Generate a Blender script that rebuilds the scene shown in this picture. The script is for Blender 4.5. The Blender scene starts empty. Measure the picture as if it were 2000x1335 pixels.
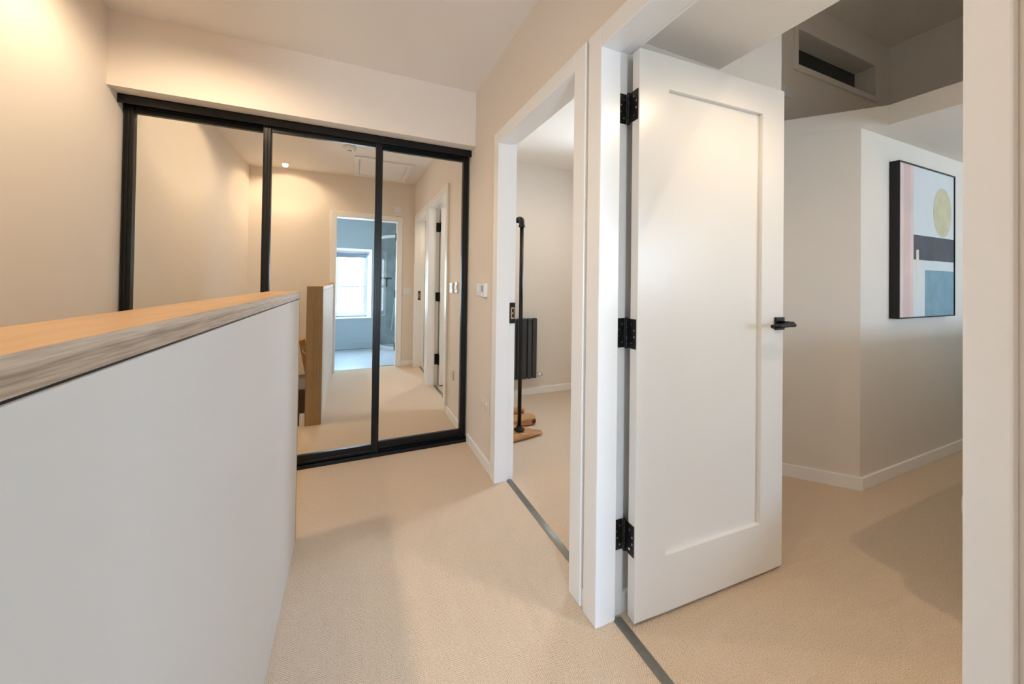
import bpy, bmesh, math, random
from mathutils import Vector, Matrix
random.seed(4)
sc = bpy.context.scene
COL = sc.collection
R = math.radians

# ------------------------------------------------------------------ camera
cd = bpy.data.cameras.new('camera'); cam = bpy.data.objects.new('camera', cd); COL.objects.link(cam)
sc.camera = cam
YAW, PITCH, ROLL = R(22.826), R(0.532), R(0.768)
FPX, CX, CY, EYE = 692.8, 979.8, 544.2, 1.176
F = Vector((math.sin(YAW)*math.cos(PITCH), math.cos(YAW)*math.cos(PITCH), math.sin(PITCH)))
R0 = Vector((math.cos(YAW), -math.sin(YAW), 0)); U0 = R0.cross(F)
RR = R0*math.cos(ROLL) + U0*math.sin(ROLL); UU = -R0*math.sin(ROLL) + U0*math.cos(ROLL)
m = Matrix((RR, UU, -F)).transposed().to_4x4(); m.translation = Vector((0, 0, EYE))
cam.matrix_world = m
cd.sensor_fit = 'HORIZONTAL'; cd.sensor_width = 36; cd.lens = FPX/2000*36
cd.shift_x = (1000-CX)/2000; cd.shift_y = (CY-667.5)/2000
cd.clip_start = 0.02

# ------------------------------------------------------------------ world, exposure
w = bpy.data.worlds.new('sky'); sc.world = w; w.use_nodes = True
wn = w.node_tree.nodes; wl = w.node_tree.links
bg = wn['Background']
SKY_STRENGTH = 58.0
tc = wn.new('ShaderNodeTexCoord'); sx = wn.new('ShaderNodeSeparateXYZ'); cr = wn.new('ShaderNodeValToRGB')
wl.new(tc.outputs['Generated'], sx.inputs[0]); wl.new(sx.outputs['Z'], cr.inputs[0])
cr.color_ramp.elements[0].position = 0.0; cr.color_ramp.elements[0].color = (0.58, 0.68, 0.78, 1)
cr.color_ramp.elements[1].position = 0.35; cr.color_ramp.elements[1].color = (0.48, 0.71, 1.0, 1)
wl.new(cr.outputs[0], bg.inputs[0]); bg.inputs[1].default_value = SKY_STRENGTH
sc.view_settings.view_transform = 'Standard'; sc.view_settings.look = 'None'
sc.view_settings.gamma = 1; sc.view_settings.use_curve_mapping = False
sc.view_settings.exposure = 0.0
sc.cycles.use_denoising = True
sc.cycles.max_bounces = 14; sc.cycles.diffuse_bounces = 7; sc.cycles.glossy_bounces = 5
sc.cycles.transmission_bounces = 8; sc.cycles.transparent_max_bounces = 10
sc.cycles.sample_clamp_indirect = 6
sc.cycles.caustics_reflective = True

# lamp settings: (x, y, ceiling height, watts, spread, colour)
WARM = (1.0, 0.78, 0.53)
WARMER = (1.0, 0.70, 0.45)
LAMPS = {
 'stairs_far': (-0.711, 1.797, 2.529, 48, 168),
 'stairs_near': (-0.745, 0.26, 2.529, 40, 158),
 'bedroom': (1.30, 0.43, 2.084, 18, 168),
 'far_room': (1.80, 2.15, 2.43, 27, 168),
 'bathroom': (-0.35, -0.85, 2.40, 4, 150),  # unseen lamp, added as cool fill for bathroom and landing
 'void': (2.10, -0.35, 3.134, 52, 132),
}
DAYLIGHT = {  # daylight portals in the window openings: centre, rotation, size
}
def portal(name, loc, rot, sx_, sy_):
    l = bpy.data.lights.new(name, 'AREA'); l.shape = 'RECTANGLE'; l.size = sx_; l.size_y = sy_
    l.cycles.is_portal = True
    o = bpy.data.objects.new(name, l); COL.objects.link(o); o.location = loc; o.rotation_euler = rot
portal('daylight_bathroom', (-0.025, -1.80, 1.10), (R(90), 0, 0), 0.54, 1.1)
portal('daylight_bedroom', (3.9, -2.66, 1.50), (R(90), 0, 0), .85, .95)
portal('daylight_far_room', (2.56, 2.425, 1.70), (0, R(90), 0), .55, .42)

# ------------------------------------------------------------------ materials
def mat(name, col, rough=0.5, metal=0.0, spec=0.5, emit=None, estr=0, noise=0.0, nscale=6, bump=0.0, bscale=300, coat=0):
    m = bpy.data.materials.new(name); m.use_nodes = True
    nt = m.node_tree; b = nt.nodes['Principled BSDF']
    b.inputs['Base Color'].default_value = (*col, 1); b.inputs['Roughness'].default_value = rough
    b.inputs['Metallic'].default_value = metal; b.inputs['Specular IOR Level'].default_value = spec
    if coat: b.inputs['Coat Weight'].default_value = coat; b.inputs['Coat Roughness'].default_value = .15
    if emit: b.inputs['Emission Color'].default_value = (*emit, 1); b.inputs['Emission Strength'].default_value = estr
    tcn = nt.nodes.new('ShaderNodeTexCoord')
    if noise:
        n = nt.nodes.new('ShaderNodeTexNoise'); n.inputs['Scale'].default_value = nscale; n.inputs['Detail'].default_value = 4
        nt.links.new(tcn.outputs['Object'], n.inputs['Vector'])
        r = nt.nodes.new('ShaderNodeValToRGB')
        r.color_ramp.elements[0].position = .3; r.color_ramp.elements[1].position = .7
        r.color_ramp.elements[0].color = (*[c*(1-noise) for c in col], 1)
        r.color_ramp.elements[1].color = (*[min(1, c*(1+noise)) for c in col], 1)
        nt.links.new(n.outputs['Fac'], r.inputs[0]); nt.links.new(r.outputs[0], b.inputs['Base Color'])
    if bump:
        n = nt.nodes.new('ShaderNodeTexNoise'); n.inputs['Scale'].default_value = bscale; n.inputs['Detail'].default_value = 3
        nt.links.new(tcn.outputs['Object'], n.inputs['Vector'])
        bp = nt.nodes.new('ShaderNodeBump'); bp.inputs['Strength'].default_value = bump; bp.inputs['Distance'].default_value = .0006
        nt.links.new(n.outputs['Fac'], bp.inputs['Height']); nt.links.new(bp.outputs[0], b.inputs['Normal'])
    return m
def s2l(r, g, b):
    f = lambda c: ((c/255+.055)/1.055)**2.4 if c/255 > .04045 else c/255/12.92
    return (f(r), f(g), f(b))
PAINT = mat('wall_paint', s2l(231, 222, 212), .75, noise=.012, nscale=3, bump=.12, bscale=220)
PAINTBED = mat('bedroom_wall_paint', s2l(229, 223, 215), .75, noise=.012, nscale=3, bump=.12, bscale=220)
CEIL = mat('ceiling_paint', s2l(236, 231, 225), .8, noise=.01, nscale=2, bump=.1, bscale=200)
WHITE = mat('satin_white_paint', s2l(242, 242, 242), .28, noise=.008, nscale=5, bump=.05, bscale=120)
DOORW = mat('satin_door_paint', s2l(241, 239, 236), .30, noise=.008, nscale=4, bump=.05, bscale=90)
PANELW = mat('partition_paint', s2l(214, 212, 210), .6, noise=.01, nscale=3, bump=.08, bscale=200)
BATHP = mat('bathroom_paint', s2l(186, 202, 210), .7, noise=.012, nscale=3, bump=.1, bscale=200)
BLACK = mat('black_powder_coat', (.004, .004, .004), .34, spec=.35, noise=.1, nscale=40)
BLACKM = mat('matt_black_metal', (.009, .009, .010), .35, metal=.3, noise=.1, nscale=40, bump=.1, bscale=400)
IRON = mat('dark_iron_pipe', (.013, .013, .014), .34, metal=.5, noise=.15, nscale=30, bump=.2, bscale=200)
ANTH = mat('anthracite_enamel', s2l(58, 62, 66), .4, noise=.05, nscale=20)
ALU = mat('brushed_aluminium', (.30, .30, .27), .5, metal=.7, noise=.08, nscale=80)
CHROME = mat('chrome', (.75, .76, .78), .12, metal=1, noise=.03, nscale=30)
BRASS = mat('brass_keep', (.62, .45, .28), .3, metal=.8, noise=.05, nscale=60)
PLASTIC = mat('white_plastic', s2l(235, 236, 238), .22, noise=.01, nscale=20)
SOCKETP = mat('cream_plastic', s2l(226, 217, 208), .35, noise=.01, nscale=20)
GREYPL = mat('grey_plastic', s2l(150, 150, 152), .3, noise=.02, nscale=20)
MIRROR = mat('mirror_silver', (.93, .91, .86), .0, metal=1.0)
LENS = mat('lamp_lens', (1, .9, .8), .4, emit=(1, .80, .55), estr=30, noise=.02)
VINYL = mat('bathroom_vinyl', s2l(196, 202, 206), .3, noise=.05, nscale=5)
DUVET = mat('white_bed_linen', s2l(236, 234, 230), .85, noise=.02, nscale=9, bump=.4, bscale=60)
BEDBASE = mat('grey_bed_base', s2l(120, 118, 116), .8, noise=.06, nscale=40, bump=.4, bscale=300)
DARKG = mat('dark_window_glass', (.016, .026, .027), .2, noise=.7, nscale=26)
BLIND = mat('grey_blind_fabric', s2l(150, 165, 180), .8, noise=.03, nscale=30)
TRAY = mat('acrylic_tray', s2l(228, 232, 236), .2, noise=.01)

def glass_mat():
    m = bpy.data.materials.new('clear_glass'); m.use_nodes = True; nt = m.node_tree; nt.nodes.clear()
    o = nt.nodes.new('ShaderNodeOutputMaterial'); mx = nt.nodes.new('ShaderNodeMixShader')
    t = nt.nodes.new('ShaderNodeBsdfTransparent'); g = nt.nodes.new('ShaderNodeBsdfGlossy'); f = nt.nodes.new('ShaderNodeFresnel')
    n = nt.nodes.new('ShaderNodeTexNoise'); n.inputs['Scale'].default_value = 2
    r = nt.nodes.new('ShaderNodeMapRange'); r.inputs['To Min'].default_value = .01; r.inputs['To Max'].default_value = .03
    nt.links.new(n.outputs['Fac'], r.inputs['Value']); nt.links.new(r.outputs[0], g.inputs['Roughness'])
    t.inputs[0].default_value = (.97, .985, .985, 1); nt.nodes.remove(f); mx.inputs[0].default_value = .07
    nt.links.new(t.outputs[0], mx.inputs[1]); nt.links.new(g.outputs[0], mx.inputs[2])
    nt.links.new(mx.outputs[0], o.inputs[0]); return m
GLASS = glass_mat()

def N(nt, typ, **kw):
    n = nt.nodes.new(typ)
    for k, v_ in kw.items(): setattr(n, k, v_)
    return n
def MATH(nt, op, a, b=None, c=None):
    n = nt.nodes.new('ShaderNodeMath'); n.operation = op
    for i, v_ in enumerate((a, b, c)):
        if v_ is None: continue
        if isinstance(v_, (int, float)): n.inputs[i].default_value = v_
        else: nt.links.new(v_, n.inputs[i])
    return n.outputs[0]
def carpet(name, along_y=True, wcol=0.048, period=0.0060, base=(223, 202, 178)):
    m = bpy.data.materials.new(name); m.use_nodes = True; nt = m.node_tree; b = nt.nodes['Principled BSDF']
    b.inputs['Roughness'].default_value = .95; b.inputs['Specular IOR Level'].default_value = .1
    tc_ = N(nt, 'ShaderNodeTexCoord'); wob = N(nt, 'ShaderNodeTexNoise'); wob.inputs['Scale'].default_value = 9; wob.inputs['Detail'].default_value = 2
    nt.links.new(tc_.outputs['Object'], wob.inputs['Vector'])
    sp = N(nt, 'ShaderNodeSeparateXYZ'); nt.links.new(tc_.outputs['Object'], sp.inputs[0])
    X, Y = (sp.outputs[0], sp.outputs[1]) if along_y else (sp.outputs[1], sp.outputs[0])
    wv = MATH(nt, 'MULTIPLY', MATH(nt, 'SUBTRACT', wob.outputs['Fac'], .5), .016)
    Xw = MATH(nt, 'ADD', X, wv)
    tri = MATH(nt, 'PINGPONG', Xw, wcol)
    ph = MATH(nt, 'DIVIDE', MATH(nt, 'ADD', MATH(nt, 'ADD', Y, wv), MATH(nt, 'MULTIPLY', tri, .78)), period)
    st = MATH(nt, 'SINE', MATH(nt, 'MULTIPLY', ph, 2*math.pi))
    # loops along each ridge
    lp = MATH(nt, 'SINE', MATH(nt, 'MULTIPLY', MATH(nt, 'DIVIDE', Xw, .0046), 2*math.pi))
    h = MATH(nt, 'ADD', MATH(nt, 'MULTIPLY', st, .5), MATH(nt, 'MULTIPLY', lp, .12))
    nz = N(nt, 'ShaderNodeTexNoise'); nz.inputs['Scale'].default_value = 260; nz.inputs['Detail'].default_value = 2
    nt.links.new(tc_.outputs['Object'], nz.inputs['Vector'])
    h2 = MATH(nt, 'ADD', h, MATH(nt, 'MULTIPLY', MATH(nt, 'SUBTRACT', nz.outputs['Fac'], .5), 2.0))
    r = N(nt, 'ShaderNodeValToRGB'); nt.links.new(MATH(nt, 'MULTIPLY_ADD', h2, .5, .5), r.inputs[0])
    c = s2l(*base)
    e = r.color_ramp.elements
    e[0].position = .0; e[0].color = (*[v_*.42 for v_ in c], 1)
    e[1].position = .9; e[1].color = (*[min(1, v_*1.14) for v_ in c], 1)
    k = e.new(.40); k.color = (*[v_*.93 for v_ in c], 1)
    fl = N(nt, 'ShaderNodeTexVoronoi'); fl.inputs['Scale'].default_value = 75
    nt.links.new(tc_.outputs['Object'], fl.inputs['Vector'])
    fs = N(nt, 'ShaderNodeSeparateXYZ'); nt.links.new(fl.outputs['Color'], fs.inputs[0])
    gate = MATH(nt, 'MULTIPLY', MATH(nt, 'GREATER_THAN', fs.outputs[0], .93), MATH(nt, 'LESS_THAN', fl.outputs['Distance'], .15))
    mx = N(nt, 'ShaderNodeMix', data_type='RGBA'); nt.links.new(MATH(nt, 'MULTIPLY', gate, .45), mx.inputs[0])
    nt.links.new(r.outputs[0], mx.inputs[6]); mx.inputs[7].default_value = (*[v_*.35 for v_ in c], 1)
    nt.links.new(mx.outputs[2], b.inputs['Base Color'])
    bp = N(nt, 'ShaderNodeBump'); bp.inputs['Strength'].default_value = .55; bp.inputs['Distance'].default_value = .0016
    nt.links.new(h2, bp.inputs['Height']); nt.links.new(bp.outputs[0], b.inputs['Normal'])
    return m
CARPET = carpet('herringbone_carpet', True)
CARPET2 = carpet('herringbone_carpet_turned', False)

def wood(name, c1, c2, axis, rough=.4, scale=1.0, contrast=1.0, stretch=.9, wide=1.0, distort=.5):
    """grain runs along axis (0,1,2)"""
    m = bpy.data.materials.new(name); m.use_nodes = True; nt = m.node_tree; b = nt.nodes['Principled BSDF']
    b.inputs['Roughness'].default_value = rough
    tc_ = N(nt, 'ShaderNodeTexCoord'); mp = N(nt, 'ShaderNodeMapping'); nt.links.new(tc_.outputs['Object'], mp.inputs['Vector'])
    s = [14.0*scale*wide]*3; s[axis] = stretch*scale; mp.inputs['Scale'].default_value = s
    n1 = N(nt, 'ShaderNodeTexNoise'); n1.inputs['Scale'].default_value = 2.2; n1.inputs['Detail'].default_value = 6; n1.inputs['Distortion'].default_value = distort
    nt.links.new(mp.outputs[0], n1.inputs['Vector'])
    s2 = [120.0*scale]*3; s2[axis] = 5*scale
    mp2 = N(nt, 'ShaderNodeMapping'); mp2.inputs['Scale'].default_value = s2; nt.links.new(tc_.outputs['Object'], mp2.inputs['Vector'])
    n2 = N(nt, 'ShaderNodeTexNoise'); n2.inputs['Scale'].default_value = 3; n2.inputs['Detail'].default_value = 3
    nt.links.new(mp2.outputs[0], n2.inputs['Vector'])
    v_ = MATH(nt, 'ADD', MATH(nt, 'MULTIPLY', n1.outputs['Fac'], .62), MATH(nt, 'MULTIPLY', n2.outputs['Fac'], .38))
    r = N(nt, 'ShaderNodeValToRGB'); nt.links.new(v_, r.inputs[0])
    e = r.color_ramp.elements; e[0].position = .5-.16/contrast; e[1].position = .5+.14/contrast
    e[0].color = (*c1, 1); e[1].color = (*c2, 1)
    nt.links.new(r.outputs[0], b.inputs['Base Color'])
    bp = N(nt, 'ShaderNodeBump'); bp.inputs['Strength'].default_value = .15; bp.inputs['Distance'].default_value = .001
    nt.links.new(n2.outputs['Fac'], bp.inputs['Height']); nt.links.new(bp.outputs[0], b.inputs['Normal'])
    return m
OAKTOP = wood('oak_veneer_lengthways', s2l(178, 134, 84), s2l(206, 164, 112), 1, rough=.36)
OAKEDGE = wood('oak_edge_lengthways', s2l(146, 126, 108), s2l(202, 184, 164), 1, rough=.4, contrast=1.5, stretch=.22, wide=3.2, distort=.12)
OAKEND = wood('oak_veneer_upright', s2l(148, 120, 84), s2l(184, 154, 112), 2, rough=.45, contrast=1.0, stretch=.3, wide=2.6, distort=.15)
OAKRAIL = wood('oak_handrail', s2l(150, 108, 62), s2l(196, 150, 98), 1, rough=.4)
ROOT = wood('rustic_root_wood', s2l(140, 84, 42), s2l(226, 178, 122), 0, rough=.45, scale=.55, contrast=.7)
BARK = mat('dark_wood_hollow', s2l(92, 52, 28), .7, noise=.4, nscale=30)

def tile_mat():
    m = bpy.data.materials.new('grey_stone_tile'); m.use_nodes = True; nt = m.node_tree; b = nt.nodes['Principled BSDF']
    b.inputs['Roughness'].default_value = .35
    tc_ = N(nt, 'ShaderNodeTexCoord'); n1 = N(nt, 'ShaderNodeTexNoise'); n1.inputs['Scale'].default_value = 7; n1.inputs['Detail'].default_value = 8
    nt.links.new(tc_.outputs['Object'], n1.inputs['Vector'])
    r = N(nt, 'ShaderNodeValToRGB'); nt.links.new(n1.outputs['Fac'], r.inputs[0])
    r.color_ramp.elements[0].position = .3; r.color_ramp.elements[0].color = (*s2l(136, 148, 150), 1)
    r.color_ramp.elements[1].position = .7; r.color_ramp.elements[1].color = (*s2l(168, 178, 180), 1)
    nt.links.new(r.outputs[0], b.inputs['Base Color']); return m
TILE = tile_mat()

# ------------------------------------------------------------------ mesh helpers
class MB:
    def __init__(s): s.bm = bmesh.new(); s.mats = []
    def mi(s, m):
        if m not in s.mats: s.mats.append(m)
        return s.mats.index(m)
    def box(s, x0, x1, y0, y1, z0, z1, m, rot=None, at=None):
        vs = [s.bm.verts.new((x, y, z)) for x in (x0, x1) for y in (y0, y1) for z in (z0, z1)]
        fs = [(0,1,3,2),(4,6,7,5),(0,4,5,1),(2,3,7,6),(0,2,6,4),(1,5,7,3)]
        k = s.mi(m)
        for f in fs:
            face = s.bm.faces.new([vs[i] for i in f]); face.material_index = k
        if rot is not None: bmesh.ops.rotate(s.bm, verts=vs, cent=at or Vector(), matrix=rot)
        return vs
    def prism(s, pts, z0, z1, m, smooth=False):
        k = s.mi(m); n = len(pts)
        a = [s.bm.verts.new((p[0], p[1], z0)) for p in pts]; b = [s.bm.verts.new((p[0], p[1], z1)) for p in pts]
        s.bm.faces.new(list(reversed(a))).material_index = k; s.bm.faces.new(b).material_index = k
        for i in range(n):
            f = s.bm.faces.new([a[i], a[(i+1) % n], b[(i+1) % n], b[i]]); f.material_index = k; f.smooth = smooth
    def cyl(s, p0, p1, r0, m, r1=None, seg=24, caps=True):
        p0 = Vector(p0); p1 = Vector(p1); r1 = r0 if r1 is None else r1; d = (p1-p0).normalized()
        a = d.orthogonal().normalized(); b = d.cross(a); k = s.mi(m)
        A = []; B = []
        for i in range(seg):
            t = 2*math.pi*i/seg; v_ = a*math.cos(t)+b*math.sin(t)
            A.append(s.bm.verts.new(p0+v_*r0)); B.append(s.bm.verts.new(p1+v_*r1))
        for i in range(seg):
            f = s.bm.faces.new([A[i], A[(i+1) % seg], B[(i+1) % seg], B[i]]); f.smooth = True; f.material_index = k
        if caps:
            s.bm.faces.new(list(reversed(A))).material_index = k; s.bm.faces.new(B).material_index = k
    def lathe(s, prof, c, m, axis='Z', seg=32):
        """prof: list (r, h) from start to end"""
        k = s.mi(m); rings = []
        for r_, h in prof:
            ring = []
            for i in range(seg):
                t = 2*math.pi*i/seg
                if axis == 'Z': p = (c[0]+r_*math.cos(t), c[1]+r_*math.sin(t), c[2]+h)
                else: p = (c[0]+r_*math.cos(t), c[1]+h, c[2]+r_*math.sin(t))
                ring.append(s.bm.verts.new(p))
            rings.append(ring)
        for a, b in zip(rings, rings[1:]):
            for i in range(seg):
                f = s.bm.faces.new([a[i], a[(i+1) % seg], b[(i+1) % seg], b[i]]); f.smooth = True; f.material_index = k
        s.bm.faces.new(rings[0]).material_index = k; s.bm.faces.new(rings[-1]).material_index = k
    def tube(s, pts, r, m, seg=12):
        k = s.mi(m); rings = []; n = len(pts); pts = [Vector(p) for p in pts]
        up = None
        for i, p in enumerate(pts):
            d = (pts[min(i+1, n-1)]-pts[max(i-1, 0)]).normalized()
            if up is None: up = d.orthogonal().normalized()
            a = (up-d*up.dot(d)).normalized(); b = d.cross(a); up = a
            rr = r[i] if isinstance(r, (list, tuple)) else r
            rings.append([s.bm.verts.new(p+(a*math.cos(2*math.pi*j/seg)+b*math.sin(2*math.pi*j/seg))*rr) for j in range(seg)])
        for a, b in zip(rings, rings[1:]):
            for j in range(seg):
                f = s.bm.faces.new([a[j], a[(j+1) % seg], b[(j+1) % seg], b[j]]); f.smooth = True; f.material_index = k
        s.bm.faces.new(rings[0]).material_index = k; s.bm.faces.new(rings[-1]).material_index = k
    def build(s, name, parent=None, bevel=0, seg=2, smooth=False):
        bmesh.ops.recalc_face_normals(s.bm, faces=s.bm.faces[:])
        me = bpy.data.meshes.new(name); s.bm.to_mesh(me); s.bm.free()
        for mm in s.mats: me.materials.append(mm)
        o = bpy.data.objects.new(name, me); COL.objects.link(o)
        if bevel:
            b = o.modifiers.new('edge', 'BEVEL'); b.width = bevel; b.segments = seg; b.limit_method = 'ANGLE'; b.angle_limit = R(40)
            b.harden_normals = False
        if parent: o.parent = parent
        return o
def tag(o, label=None, cat=None, group=None, kind=None):
    if label: o['label'] = label
    if cat: o['category'] = cat
    if group: o['group'] = group
    if kind: o['kind'] = kind
    return o
def empty(name, loc, rz=0):
    o = bpy.data.objects.new(name, None); COL.objects.link(o); o.location = loc; o.rotation_euler = (0, 0, rz); return o
def put(o, parent):
    """parent o, whose mesh is in world coordinates, to a thing placed in the world"""
    bpy.context.view_layer.update()
    o.parent = parent; o.matrix_parent_inverse = parent.matrix_world.inverted(); return o
def struct(mb, name, label=None, bevel=0):
    o = mb.build(name, bevel=bevel); tag(o, label, kind='structure')
    return o

# ------------------------------------------------------------------ key dimensions (metres)
XW, XB = 0.799, 0.906          # hall face and room face of the wall with the two doors
XL = -1.156                    # left wall
ZC = 2.529                     # hall ceiling
YE = 0.054                     # end wall, hall face
YB = 2.413                     # bulkhead face
NN, NF = 0.206, 0.992          # near doorway
FN, FF = 1.155, 1.926          # far doorway
ZD = 1.994                     # door head
CW, CT, LN = 0.072, 0.019, 0.026
XP, XPL = -0.217, -0.335       # half wall faces
YP = 1.837
ZSOF = 2.106; ZMEZ = 2.22; ZVOID = 3.134

# ------------------------------------------------------------------ structure: floors
def slab(name, x0, x1, y0, y1, z0, z1, m, label=None):
    b = MB(); b.box(x0, x1, y0, y1, z0, z1, m); return struct(b, name, label)
b = MB(); b.box(XPL, .876, YE-.05, 2.62, -.2, 0, CARPET); b.box(XL, XPL, YP-.02, 2.62, -.2, 0, CARPET)
struct(b, 'floor', 'beige herringbone carpet of the landing')
b = MB(); b.box(.876, 5.0, -2.6, 1.13, -.2, 0, CARPET2); b.box(1.80, 5.0, 1.13, 1.53, -.2, 0, CARPET2)
struct(b, 'floor_bedroom', 'beige herringbone carpet of the bedroom behind the open door')
b = MB(); b.box(.876, 1.80, 1.13, 1.53, -.2, 0, CARPET2); b.box(.876, 2.5, 1.53, 3.38, -.2, 0, CARPET2); struct(b, 'floor_far_room', 'beige carpet of the room with the clothes rail')
slab('floor_bathroom', -1.1, 1.1, -1.86, .004, -.2, -.004, VINYL, 'pale grey bathroom floor seen in the mirror')
slab('floor_stairwell', XL, XPL, -1.6, YP-.02, -2.7, -2.5, CARPET)

# ceilings
slab('ceiling', XL-.1, XB, -.05, 2.72, ZC, ZC+.1, CEIL, 'beige painted ceiling of the landing')
b = MB(); b.box(XB, 1.80, 1.12, 1.53, 2.43, 2.53, CEIL); b.box(XB, 2.6, 1.53, 3.45, 2.43, 2.53, CEIL); struct(b, 'ceiling_far_room')
slab('ceiling_bathroom', -1.2, 1.2, -1.8, -.05, 2.40, 2.5, CEIL)
slab('ceiling_bedroom', XB, 1.413, -2.7, 1.02, 2.084, ZMEZ, CEIL, 'low beige ceiling just inside the bedroom door')
slab('ceiling_void', XB, 5.1, -2.7, 1.6, ZVOID, ZVOID+.1, PAINTBED)
b = MB(); b.prism([(2.818, -2.6), (5.0, -2.6), (5.0, 1.437), (2.44, 1.437), (2.818, 1.012)], ZSOF, ZMEZ, PAINTBED)
struct(b, 'ceiling_mezzanine', 'edge of the gallery floor above the bedroom')

# wall with two doorways
b = MB()
b.box(XW, XB, -.05, NN-LN, 0, 3.134, PAINT)
b.box(XW, XB, NF+LN, FN-LN, 0, 3.134, PAINT)
b.box(XW, XB, FF+LN, 3.38, 0, 2.6, PAINT)
b.box(XW, XB, NN-LN, NF+LN, ZD+LN, 3.134, PAINT)
b.box(XW, XB, FN-LN, FF+LN, ZD+LN, 2.6, PAINT)
struct(b, 'wall_right', 'beige wall of the landing with two doorways')
slab('wall_left', XL-.1, XL, -1.6, 2.72, -2.7, ZC, PAINT, 'warmly lit beige wall beyond the stairs')
slab('wall_back', XL, XW, 2.62, 2.72, 0, ZC, PAINT)
slab('wall_bulkhead', XL, XW, YB, 2.62, 2.145, ZC, PAINT, 'boxed-in beige bulkhead above the mirrored wardrobe')
# end wall with bathroom doorway
BL, BR, BZ = -0.195, 0.560, 1.985
b = MB()
b.box(XL, BL-LN, .0, YE, 0, ZC, PAINT); b.box(BR+LN, XW, .0, YE, 0, ZC, PAINT)
b.box(BL-LN, BR+LN, .0, YE, BZ+LN, ZC, PAINT)
struct(b, 'wall_end', 'beige end wall with the bathroom doorway, seen in the mirror')
b = MB()
b.box(-1.1, BL-LN, -.05, 0, 0, 2.40, BATHP); b.box(BR+LN, 1.1, -.05, 0, 0, 2.40, BATHP)
b.box(BL-LN, BR+LN, -.05, 0, BZ+LN, 2.40, BATHP)
struct(b, 'wall_bathroom_front')
# stairwell below
b = MB()
b.box(XL, XPL, YP-.02, YP+.08, -2.7, -.2, PAINT)
b.box(XPL, XPL+.1, -1.6, YP+.08, -2.7, -.2, PAINT)
b.box(XL, XPL, -1.7, -1.6, -2.7, 0, PAINT)
b.box(XL, XPL, -1.6, 0, -.1, 0, PAINT)
struct(b, 'wall_stairwell')
# bathroom walls
WX0, WX1, WZ0, WZ1 = -.36, .31, .515, 1.715
b = MB()
b.box(-1.1, WX0, -1.76, -1.507, 0, 2.4, BATHP); b.box(WX1, 1.1, -1.76, -1.507, 0, 2.4, BATHP)
b.box(WX0, WX1, -1.76, -1.507, 0, WZ0, BATHP); b.box(WX0, WX1, -1.76, -1.507, WZ1, 2.4, BATHP)
struct(b, 'wall_bathroom_back', 'blue-grey bathroom wall with the sash window, seen in the mirror')
slab('wall_bathroom_left', -1.2, -1.1, -1.76, -.05, 0, 2.4, BATHP)
slab('wall_bathroom_right', 1.0, 1.2, -1.507, -.05, 0, 2.4, BATHP)
slab('wall_bathroom_tiled', .36, 1.0, -1.507, -1.497, .0, 2.4, TILE, 'grey tiled shower wall seen in the mirror')
# far room walls
slab('wall_far_room_back', XB, 2.6, 3.33, 3.45, 0, 2.43, PAINTBED, 'cream wall behind the radiator')
b = MB()
b.box(2.45, 2.55, 1.53, 2.20, 0, 2.43, PAINTBED); b.box(2.45, 2.55, 2.65, 3.33, 0, 2.43, PAINTBED)
b.box(2.45, 2.55, 2.20, 2.65, 0, 1.50, PAINTBED); b.box(2.45, 2.55, 2.20, 2.65, 2.05, 2.43, PAINTBED)
struct(b, 'wall_far_room_side')
slab('wall_partition', XB, 1.838, 1.02, 1.12, 0, ZVOID, PAINTBED, 'pale wall rising behind the open white door')
b = MB(); b.box(1.738, 1.838, 1.12, 1.437, 0, ZVOID, PAINTBED); b.box(1.738, 2.44, 1.437, 1.53, 0, ZVOID, PAINTBED)
struct(b, 'wall_alcove')
# angled wall and window-side wall in the bedroom
dx, dy = -.665, .747
P0 = Vector((2.733, 1.095)); P1 = Vector((2.44, 1.437-.01))
b = MB(); b.prism([(2.733, 1.095), (2.40, 1.469), (2.46, 1.52), (2.80, 1.18)], 0, ZSOF, PAINTBED)
struct(b, 'wall_angled', 'beige angled wall under the gallery')
slab('wall_picture', 2.733, 5.0, 1.095, 1.18, 0, ZSOF, PAINTBED, 'blue-lit wall carrying the framed picture')
b = MB()
VX0, VX1, VZ0, VZ1 = 2.755, 3.77, 2.675, 2.915
b.box(2.44, VX0, 1.437, 1.56, ZMEZ, ZVOID, PAINTBED); b.box(VX1, 4.02, 1.437, 1.56, ZMEZ, ZVOID, PAINTBED)
b.box(VX0, VX1, 1.437, 1.56, ZMEZ, VZ0, PAINTBED); b.box(VX0, VX1, 1.437, 1.56, VZ1, ZVOID, PAINTBED)
struct(b, 'wall_gallery', 'dim wall above the gallery floor with a long narrow window')
slab('wall_gallery_side', 4.017, 4.12, -2.6, 1.437, ZMEZ, ZVOID, PAINTBED)
slab('wall_bedroom_right', 5.0, 5.1, -2.7, 1.18, 0, ZMEZ, PAINTBED)
b = MB()
b.box(XB, 3.50, -2.7, -2.6, 0, ZVOID, PAINTBED); b.box(4.30, 5.0, -2.7, -2.6, 0, ZVOID, PAINTBED)
b.box(3.50, 4.30, -2.7, -2.6, 0, 1.05, PAINTBED); b.box(3.50, 4.30, -2.7, -2.6, 1.95, ZVOID, PAINTBED)
struct(b, 'wall_bedroom_back')
slab('wall_bedroom_left', XW, XB, -2.7, -.05, 0, ZVOID, PAINTBED)

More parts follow.
